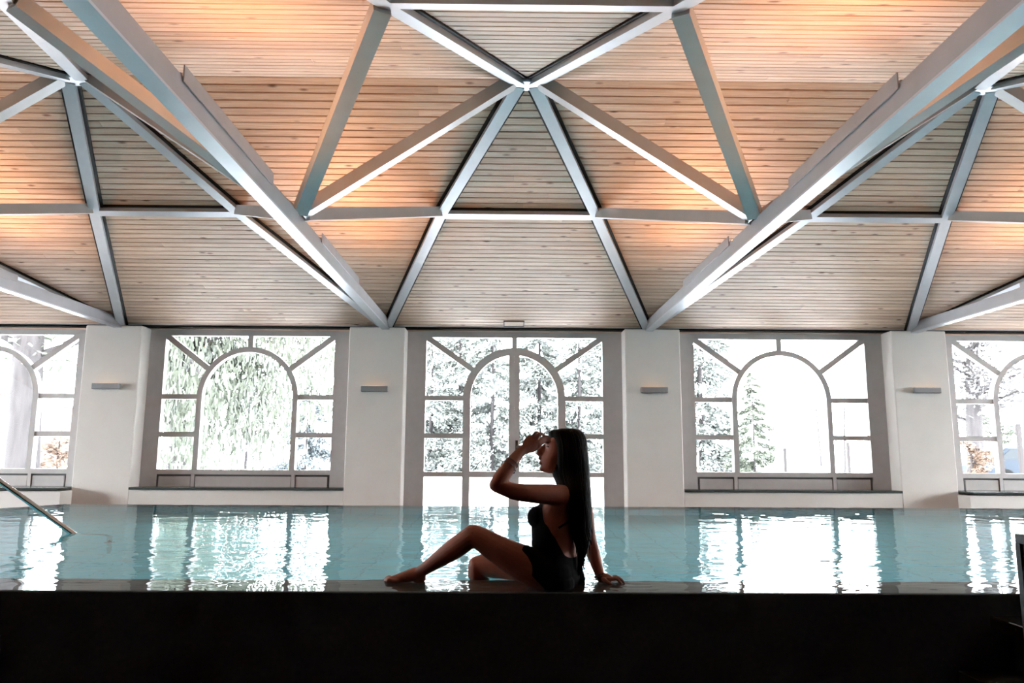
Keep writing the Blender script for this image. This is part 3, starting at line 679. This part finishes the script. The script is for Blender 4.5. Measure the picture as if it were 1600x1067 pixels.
for k, (dy, ex, r) in enumerate(((-.028, 604, .0095), (-.013, 600.5, .0085), (.003, 599.5, .0088), (.018, 599, .0092), (.036, 598.5, .0120))):
    limb(body, [(Vector((on_y(614, 905, FYc).x, FYc+.006+dy*.9, .010)), r), (Vector((on_y((612+ex)/2, 905, FYc).x, FYc+.008+dy, .015)), r), (Vector((on_y(ex+2.5, 905, FYc).x, FYc+.009+dy, .006)), r*.92)], 4, 10)
# far leg hanging into the pool inside the ledge
LX = lambda px: on_y(px, 880, YC+.19).x
limb(body, [(on_y(866, 898, YC+0.085), .090), (on_y(830, 893, YC+0.14), .083), (on_y(790, 887, YC+0.20), .070), (on_y(760, 883, YC+0.235), .060), (on_y(747, 884, YC+0.245), .052)], 6, 18)
limb(body, [(on_y(747, 884, YC+0.245), .0535), (Vector((LX(747)-.005, YC+.25, -.03)), .050), (Vector((LX(750), YC+.26, -.14)), .051), (Vector((LX(756), YC+.265, -.27)), .036), (Vector((LX(758), YC+.265, -.36)), .030)], 6, 16)
limb(body, [(Vector((LX(758), YC+.265, -.36)), .033), (Vector((LX(748), YC+.262, -.39)), .029), (Vector((LX(730), YC+.258, -.415)), .022), (Vector((LX(712), YC+.255, -.425)), .015)], 5, 12)

me = body.mesh('body_raw')
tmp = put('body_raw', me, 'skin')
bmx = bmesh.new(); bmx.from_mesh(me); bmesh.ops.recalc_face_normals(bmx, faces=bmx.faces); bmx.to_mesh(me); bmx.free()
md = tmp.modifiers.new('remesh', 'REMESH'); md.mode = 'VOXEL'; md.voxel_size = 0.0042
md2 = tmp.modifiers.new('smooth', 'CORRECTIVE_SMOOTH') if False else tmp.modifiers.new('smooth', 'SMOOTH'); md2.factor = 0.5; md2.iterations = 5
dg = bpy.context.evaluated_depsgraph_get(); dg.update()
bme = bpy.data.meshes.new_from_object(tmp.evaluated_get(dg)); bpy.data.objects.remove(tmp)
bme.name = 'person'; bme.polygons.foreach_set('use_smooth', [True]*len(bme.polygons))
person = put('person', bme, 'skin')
tag(person, 'woman in a black swimsuit sitting sideways on the pool edge, hand raised to her brow', 'person')
bvh = BVHTree.FromObject(person, bpy.context.evaluated_depsgraph_get())

# swimsuit: the skin inside the cut of the suit, lifted a little
def axis_at(z):
    for (za, a), (zb, b) in zip(AXIS[:-1], AXIS[1:]):
        if za <= z <= zb: return a.lerp(b, (z-za)/(zb-za))
    return AXIS[0][1] if z < AXIS[0][0] else AXIS[-1][1]
zpx = lambda y: on_y(866, y, YC).z
back_cut = [(782, .052), (789, .047), (800, .026), (812, .008), (820, -.018), (835, -.048), (850, -.070), (862, -.088), (873, -.125), (880, -.2)]
leg_cut = [(848, .115), (858, .096), (865, .080), (885, .046), (905, .006), (932, -.035)]
def interp(tab, z):
    zs = [zpx(y) for y, _ in tab]
    return float(np.interp(z, zs[::-1], [v for _, v in tab][::-1]))
def in_suit(p):
    if p.z > zpx(783) or p.z < zpx(940): return False
    d = p-axis_at(p.z); u = d.dot(FWD); v = d.dot(LFT)
    if abs(v) > .215 or u < -.131 or u > 0.17: return False
    if zpx(885) < p.z < zpx(836) and u > .094: return False
    if p.z > zpx(880) and u < interp(back_cut, p.z): return False
    if p.z < zpx(848):
        lim = interp(leg_cut, p.z)
        if u > lim + max(0.0, .105-abs(v))*1.1: return False
    return True
nv = len(bme.vertices); co = np.empty(nv*3); bme.vertices.foreach_get('co', co); co = co.reshape(-1, 3)
no = np.empty(nv*3); bme.vertices.foreach_get('normal', no); no = no.reshape(-1, 3)
ins = [in_suit(Vector(c)) for c in co]
faces = [tuple(f.vertices) for f in bme.polygons if all(ins[i] for i in f.vertices)]
used = sorted(set(i for f in faces for i in f)); remap = {i: k for k, i in enumerate(used)}
sm = MB(); sm.f = [tuple(remap[i] for i in f) for f in faces]
cnt = {}
for f in sm.f:
    for a, b in zip(f, f[1:]+f[:1]): k_ = (min(a, b), max(a, b)); cnt[k_] = cnt.get(k_, 0)+1
nbr = {}
for (a, b), c in cnt.items():
    if c == 1: nbr.setdefault(a, []).append(b); nbr.setdefault(b, []).append(a)
cs_ = np.array([co[i]+no[i]*0.0030 for i in used])
for _ in range(14):                          # even out the cut edges
    new = cs_.copy()
    for a, nb_ in nbr.items():
        if len(nb_) == 2: new[a] = 0.5*cs_[a]+0.25*(cs_[nb_[0]]+cs_[nb_[1]])
    cs_ = new
sm.v = [tuple(c) for c in cs_]
suit = sm.build('swimsuit', 'suit_fabric', person, smooth=True, fix=False); suit['label'] = 'black low-backed one-piece swimsuit'
def skin_path(pts, r, lift=0.002, n=8, name='strap', m='suit_fabric'):
    out = []
    for row in catmull([tuple(p) for p in pts], 6):
        hit = bvh.find_nearest(Vector(row))
        out.append(hit[0]+hit[1]*lift)
    return MB().tube(out, r, n).build(name, m, person, smooth=True)
strap = []
for k in range(9):
    v = -0.135+0.27*k/8; py = 821-22*(1-(abs(v)/.135)**1.6)
    z = zpx(py); strap.append(axis_at(z) + LFT*v - FWD*(0.11*math.sqrt(max(0, 1-(v/.17)**2))))
skin_path(strap, 0.0052)
for s in (-1, 1):
    skin_path([axis_at(zpx(790))+FWD*0.11+LFT*s*0.06, axis_at(zpx(775))+FWD*0.08+LFT*s*0.06, axis_at(zpx(762))+FWD*0.04+LFT*s*0.06, axis_at(zpx(754))+LFT*s*0.052, axis_at(zpx(752))-FWD*.04+LFT*s*.03], 0.0032)
# eyes under the hand
for s in (-1, 1):
    e = on_y(856.5, 698, HY)+HL*(s*0.036)+HF*0.001
    MB().ball(e, (0.0085, 0.007, 0.0032), nu=12, nv=8).build('eye', 'hair_black', person, smooth=True)

# long straight hair
hair = MB()
hr = [(669.5, 876, 897, .030, 0), (673, 860, 906, .062, 0), (681, 857.5, 912.5, .083, 0), (692, 860, 915.5, .090, 0), (706, 861.5, 917, .092, 0), (722, 862.5, 918.5, .090, 0), (740, 864, 920, .085, 0),
      (757, 871, 921, .085, -.045), (775, 880, 922, .085, -.08), (800, 887.5, 922.5, .072, -.09), (826, 893, 922, .056, -.08), (843, 897.5, 921, .042, -.065), (858, 902, 917.5, .025, -.05), (876, 904, 911, .011, -.03), (891, 903, 905.5, .004, -.03)]
rows = catmull([(*on_y((a+b)/2, y, HY+dy), (b-a)/2*SC, w) for y, a, b, w, dy in hr], 5)
rings = []; rnd = random.Random(5); nk = 48
ph = [rnd.uniform(0, 6.28) for _ in range(6)]
for j, r in enumerate(rows):
    c = Vector(r[:3]); ring = []
    for k in range(nk):
        a = 2*PI*k/nk; g = 1+0.025*math.sin(9*a+ph[0]+j*.05)+0.02*math.sin(17*a+ph[1]-j*.04)+.012*math.sin(29*a+ph[2])
        ring.append(c + HF*(r[3]*g*math.cos(a)) + HL*(r[4]*g*math.sin(a)))
    rings.append(ring)
hair.loft(rings)
for k in range(110):                         # locks lying on the surface and loose ends
    a = rnd.uniform(0, 2*PI); j0 = rnd.randint(4, 20); j1 = rnd.randint(len(rows)-22, len(rows)-1)
    if math.cos(a) > 0.55 and j0 < 30: j0 = 26
    pts = []; rr = []
    for j in range(j0, j1, 3):
        r = rows[j]; c = Vector(r[:3]); aa = a+0.05*math.sin(j*.2+k)
        g = 0.985+0.02*rnd.random()
        pts.append(c + HF*(r[3]*g*math.cos(aa)) + HL*(r[4]*g*math.sin(aa))); rr.append(0.0042)
    if len(pts) < 4: continue
    end = pts[-1]+Vector((rnd.uniform(-.006, .012), rnd.uniform(-.01, .01), -rnd.uniform(.02, .06))); pts.append(end); rr.append(0.0008); rr[0] = 0.001
    hair.tube(pts, rr, 5)
h = hair.build('hair', 'hair_black', person, smooth=True); h['label'] = 'long straight black hair'
# bracelets
def bracelet(c, axis, r, t, beads=0):
    axis = axis.normalized(); a = axis.orthogonal().normalized(); b = axis.cross(a); m = MB()
    pts = [c+(a*math.cos(2*PI*k/24)+b*math.sin(2*PI*k/24))*r for k in range(25)]
    m.tube(pts, t, 6, caps=False)
    for k in range(beads): m.ball(c+(a*math.cos(2*PI*k/beads)+b*math.sin(2*PI*k/beads))*r, t*1.9, nu=8, nv=6)
    return m.build('bracelet', 'bracelet_cord', person, smooth=True)
ax = on_y(815, 704, YC-.195)-on_y(796, 728, YC-.24)
bracelet(on_y(799.5, 723, YC-.231), ax, .034, .0022)
bracelet(on_y(794.5, 730, YC-.243), ax+Vector((.01, .03, .0)), .038, .0020, 12)
ax = on_y(939, 903.5, YC+.075)-on_y(926, 862, YC+.125)
bracelet(on_y(937.5, 899, YC+.082), ax, .027, .0028, 10); bracelet(on_y(938.5, 902.5, YC+.077), ax, .026, .0024)

# ================================================================== OUTSIDE: SNOW, TREES, HOUSES
OUT = FLOOR-0.03
sg = MB(); nxs, nys = 60, 40
for j in range(nys+1):
    for i in range(nxs+1):
        x = -70+140*i/nxs; y = YP+0.62+ (110*(j/nys)**1.5); z = OUT + (0.25*noise.noise(Vector((x*.12, y*.12, 3)))*min(1, j/6.0)) + max(0, y-48)*0.03
        sg.v.append((x, y, z))
for j in range(nys):
    for i in range(nxs): a = j*(nxs+1)+i; sg.f.append((a, a+1, a+nxs+2, a+nxs+1))
for sx in (-1, 1):
    sg.add([(sx*14.8, -6, OUT), (sx*70, -6, OUT), (sx*70, YP+0.7, OUT), (sx*14.8, YP+0.7, OUT)], [(0, 1, 2, 3) if sx > 0 else (3, 2, 1, 0)])
tag(sg.build('snow_ground', 'snow', smooth=True, fix=False), 'snow covered garden outside the windows', 'snow', kind='stuff')
def foliage_mat(name, c0, c1, snow):
    def f(nt, b):
        tc = N(nt, 'ShaderNodeTexCoord'); nz = N(nt, 'ShaderNodeTexNoise', Scale=1.4, Detail=4); nt.links.new(tc.outputs['Object'], nz.inputs['Vector'])
        r = ramp(nt, [(0.30, c0), (0.52, c1), (min(1.0, 0.52+snow), (0.15, 0.158, 0.163))]); nt.links.new(nz.outputs['Fac'], r.inputs[0]); nt.links.new(r.outputs[0], b.inputs['Base Color'])
    return mat(name, rough=0.8, spec=0.15, build=f)
foliage_mat('needles_snowy', (0.060, 0.067, 0.062), (0.085, 0.092, 0.086), 0.26)
foliage_mat('needles_green', (0.027, 0.031, 0.023), (0.044, 0.049, 0.038), 0.9)
foliage_mat('needles_blue', (0.029, 0.035, 0.038), (0.046, 0.053, 0.057), 0.5)
foliage_mat('twigs_pale', (0.028, 0.026, 0.0255), (0.045, 0.0415, 0.041), 0.6)
foliage_mat('leaves_orange', (0.042, 0.026, 0.018), (0.06, 0.04, 0.029), 0.8)
mat('bark', rough=0.9, spec=0.1, build=mottled((0.0165, 0.015, 0.0155), (0.027, 0.0245, 0.025), 3, (3, 3, 0.6), 0.6, 14))
mat('house_orange', rough=0.9, build=mottled((0.027, 0.0135, 0.0105), (0.031, 0.0155, 0.012), 2))
mat('house_grey', rough=0.9, build=mottled((0.024, 0.026, 0.0245), (0.028, 0.030, 0.028), 2))
mat('house_trim', (0.2, 0.17, 0.15), 0.8)
mat('car_paint', (0.008, 0.0115, 0.017), 0.5, 0.0, 0.1); mat('car_glass', (0.010, 0.012, 0.014), 0.4, 0, 0.1); mat('tyre', (0.006, 0.006, 0.006), 0.9, 0, 0.05); mat('post_wood', (0.016, 0.014, 0.014), 0.8, 0, 0.1)

def quads(centres, dirs, size, rs, aspect=0.5, hang=0.0):
    c = np.asarray(centres); n = len(c); d = np.asarray(dirs)+rs.normal(0, 0.45, (n, 3)); d[:, 2] -= hang; d /= np.linalg.norm(d, axis=1)[:, None]
    o = rs.normal(0, 1, (n, 3)); w = np.cross(d, o); w /= np.linalg.norm(w, axis=1)[:, None]
    s = (size*rs.uniform(.6, 1.4, n))[:, None]
    v = np.stack([c-d*s*.5-w*s*aspect*.5, c-d*s*.5+w*s*aspect*.5, c+d*s*.5+w*s*aspect*.35, c+d*s*.5-w*s*aspect*.35], 1).reshape(-1, 3)
    f = np.arange(4*n).reshape(-1, 4)
    return v.tolist(), f.tolist()
def conifer(px, Y, H, R, m, label, seed, n=2600, name='conifer', base=0.05, group='trees outside the windows'):
    rs = np.random.RandomState(seed); x = on_y(px, 700, Y).x; zg = OUT + max(0, Y-48)*0.03
    o = empty(name, (x, Y, zg-0.05)); tag(o, label, 'tree', group)
    MB().tube([(0, 0, 0), (0.02*H*.2, 0, H*.5), (0, 0, H*.97)], [0.012*H, 0.008*H, 0.002*H], 8).build('trunk', 'bark', o, smooth=True)
    cs, ds = [], []
    nb = int(H*11)
    for k in range(nb):
        h = base + (0.98-base)*(k+rs.rand())/nb; rr = R*(1-h)**0.75*rs.uniform(.65, 1.1); a = rs.uniform(0, 2*PI)
        m_ = max(5, int(n/nb*(0.5+1.0*(1-h)/0.7)))
        t = rs.uniform(0.12, 1, m_)**0.8; dr = np.array([math.cos(a), math.sin(a), 0])
        p = dr[None]*(t*rr)[:, None]; p[:, 2] = h*H - 0.28*rr*t**1.4; side = np.array([-math.sin(a), math.cos(a), 0])
        p += side[None]*(rs.normal(0, .16, m_)*rr*t)[:, None]; p[:, 2] += rs.normal(0, .05, m_)*rr
        cs.append(p); ds.append(np.repeat(dr[None], m_, 0))
    v, f = quads(np.vstack(cs), np.vstack(ds), 0.035*H**0.5*1.45, rs, 0.55, 0.35)
    mb = MB(); mb.v = v; mb.f = f; mb.build('foliage', m, o, fix=False); return o
def branchy(px, Y, H, r, label, seed, m='twigs_pale', lean=0.0, leafn=2200, spread=2.6, cat='tree', name='bare_tree', crown=(.45, 1.0), leafsize=.16, weep=0.0, trunk=True, group='trees outside the windows', off=0.0):
    rs = np.random.RandomState(seed); x = on_y(px, 700, Y).x; zg = OUT + max(0, Y-48)*0.03
    o = empty(name, (x, Y, zg-0.05)); tag(o, label, cat, group)
    tr = MB(); top = Vector((lean, 0, H*.8))
    tr.tube([(0, 0, -.02), (lean*.1, 0, H*.08), (lean*.4, 0, H*.4), top], [r*1.5, r*1.08, r*.9, r*.35], 12)
    cs, ds = [], []; limbs = MB()
    nb = 16
    for k in range(nb):
        h = crown[0]+(crown[1]-crown[0])*(k+rs.rand())/nb; s0 = Vector((lean*h, 0, H*h*.8)); a = rs.uniform(0, 2*PI)
        L = spread*rs.uniform(.6, 1.15); d = Vector((math.cos(a), math.sin(a), .35 if not weep else .12)); p1 = s0+d*L*.55+Vector((off*.5, 0, .1)); p2 = s0+d*L+Vector((off, 0, -.1 if not weep else -.25*L))
        limbs.tube([s0, p1, p2], [r*.28, r*.16, r*.05], 6)
        m_ = int(leafn/nb); t = rs.rand(m_)
        p = np.array([np.array((1-q)**2*s0+2*q*(1-q)*p1+q*q*p2) for q in t]); p += rs.normal(0, .22*spread*.4, (m_, 3))
        if weep: p[:, 2] -= rs.rand(m_)**1.3*weep
        cs.append(p); ds.append(np.repeat(np.array([[0, 0, -1.0]]) if weep else np.array([[d.x, d.y, .2]]), m_, 0))
    if trunk:
        tr.build('trunk', 'bark', o, smooth=True); limbs.build('branch', 'bark', o, smooth=True)
    if leafn:
        v, f = quads(np.vstack(cs), np.vstack(ds), leafsize, rs, 0.28 if weep else .5, 0.9 if weep else 0)
        mb = MB(); mb.v = v; mb.f = f; mb.build('foliage', m, o, fix=False)
    return o
branchy(40, 17, 11, .33, 'thick grey tree trunk outside the leftmost window', 11, 'needles_green', -.5, 2600, 3.4, name='pine_tree', crown=(.36, 1), leafsize=.15)
branchy(276, 22, 12, .24, 'brown trunked tree with hanging foliage outside window left of door', 12, 'needles_green', 0.2, 22000, 4.6, name='weeping_tree', crown=(.34, .85), leafsize=.22, weep=2.6, off=2.2)
conifer(478, 31, 4.2, 1.9, 'needles_blue', 'low bluish conifer at lower right of the window left of the door', 13, 8000)
conifer(385, 50, 9, 2.6, 'needles_snowy', 'distant snowy conifer behind the hanging foliage', 14, 3000)
for k, (px, Y, H, R, lb) in enumerate(((672, 40, 9.5, 2.7, 'snowy conifer seen in the left edge panes of the door'), (716, 43, 12, 3.0, 'snowy conifer behind left arch frame of the door'), (768, 39, 10.5, 3.0, 'snowy conifer in the left door leaf'),
        (842, 44, 12.5, 3.2, 'tall snowy conifer in the right door leaf above the hand'), (905, 41, 10, 2.8, 'snowy conifer seen in right panes of the door behind her head'), (945, 46, 12, 3.0, 'snowy conifer at the right edge of the door'))):
    conifer(px, Y, H, R, 'needles_snowy', lb, 20+k, 16000)
conifer(1096, 33, 11.5, 2.7, 'needles_snowy', 'big conifer in the left panes of window right of door', 31, 14000)
conifer(1178, 30, 4.6, 1.5, 'needles_green', 'small young conifer in the window right of the door', 32, 8000)
branchy(1318, 44, 7.0, .06, 'faint thin bare tree in right panes of window right of door', 33, 'twigs_pale', .3, 500, 1.6, crown=(.2, 1), leafsize=.10)
branchy(1282, 60, 9.0, .07, 'distant pale bare tree in the window right of the door', 34, 'twigs_pale', -.3, 600, 2.0, crown=(.15, 1), leafsize=.12)
branchy(1520, 26, 9.5, .26, 'pale snowy leafless tree outside the rightmost window', 35, 'twigs_pale', .5, 4200, 3.2, crown=(.28, 1), leafsize=.15)
branchy(1514, 19, 1.75, .04, 'orange brown shrub at the foot of the rightmost window', 36, 'leaves_orange', .05, 900, .55, 'shrub', 'shrub', (.1, 1), .10, group='shrubs outside the windows')
branchy(92, 27, 2.0, .05, 'reddish shrub in the right panes of the leftmost window', 37, 'leaves_orange', 0, 700, .9, 'shrub', 'shrub', (.1, 1), .13, group='shrubs outside the windows')
branchy(1570, 34, 3.2, .1, 'dark green bush behind the parked car', 38, 'needles_green', 0, 1600, 2.0, 'bush', 'bush', (.1, 1), .16, group='shrubs outside the windows')
# house outside the leftmost window, gabled shed beside it
def house(px, Y, w, d, h, m, label, rise=1.6, name='house'):
    x = on_y(px, 700, Y).x; o = empty(name, (x, Y, OUT-0.02)); tag(o, label, 'building')
    MB().box(-w/2, w/2, 0, d, 0, h).build('walls', m, o)
    MB().prism_y([(-w/2-.3, h-.05), (0, h+rise), (w/2+.3, h-.05), (w/2+.3, h+.15), (0, h+rise+.22), (-w/2-.3, h+.15)], -.4, d+.4).build('roof', 'snow', o)
    MB().prism_y([(-w/2, h), (w/2, h), (0, h+rise)], 0.02, d-.02).build('gable', m, o)
    for xx in (-w*.33, -w*.02):
        wf = MB().box(xx-.55, xx+.55, -.05, .0, h*.42, h*.78).build('window', 'house_trim', o)
        MB().box(xx-.45, xx+.45, -.06, -.05, h*.46, h*.75).build('pane', 'car_glass', wf)
    MB().box(-w*.05-.5, -w*.05+.5, -.05, 0, 0.05, 2.1).build('door', 'house_trim', o)
    return o
house(-74, 46, 7.5, 8, 4.2, 'house_orange', 'orange walled house behind the trunk in the leftmost window')
house(92, 57, 4.2, 5, 2.6, 'house_grey', 'pale gabled shed in the right panes of the leftmost window', 1.7, 'garden_shed')
# parked car with snow on its roof
cx = on_y(1600, 700, 28).x; o = empty('car', (cx, 28, OUT)); tag(o, 'dark blue parked car with snow on its roof outside the rightmost window', 'car')
prof = [(-2.1, .35), (2.1, .35), (2.15, .75), (1.5, .92), (.95, 1.0), (.45, 1.42), (-1.2, 1.45), (-1.95, 1.0), (-2.15, .8)]
MB().prism_y([(x, z) for x, z in prof], -.85, .85).build('body', 'car_paint', o, bevel=.05)
for y0, y1 in ((-.862, -.85), (.85, .862)):
    MB().prism_y([(-1.55, 1.0), (-.2, 1.0), (-.2, 1.36), (-1.12, 1.36)], y0, y1).build('side_window', 'car_glass', o)
    MB().prism_y([(-.12, 1.0), (.72, 1.0), (.36, 1.35), (-.12, 1.36)], y0, y1).build('side_window', 'car_glass', o)
for wx in (-1.35, 1.35):
    for wy in (-.8, .8):
        wh = MB(); wh.tube([(wx, wy-.1, .33), (wx, wy+.1, .33)], .33, 20); wq = wh.build('wheel', 'tyre', o)
        MB().tube([(wx, wy-.11, .33), (wx, wy+.11, .33)], .18, 14).build('hub_cap', 'chrome', wq)
MB().box(-1.15, .4, -.7, .7, 1.44, 1.56).build('snow_cover', 'snow', o, bevel=.05)
for px, Y, h_, lb in ((1226, 34, 1.5, 'thin dark post in the snow in the window right of the door'), (1325, 36, 1.8, 'dark post in the lower right pane of window right of door'), (1594, 24, 2.2, 'grey post in front of the parked car')):
    p = on_y(px, 700, Y); o = empty('garden_post', (p.x, Y, OUT-.05)); tag(o, lb, 'post', 'posts in the snowy garden')
    MB().box(-.06, .06, -.06, .06, 0, h_).build('shaft', 'post_wood', o, bevel=.01); MB().box(-.08, .08, -.08, .08, h_, h_+.05).build('snow_cap', 'snow', o)
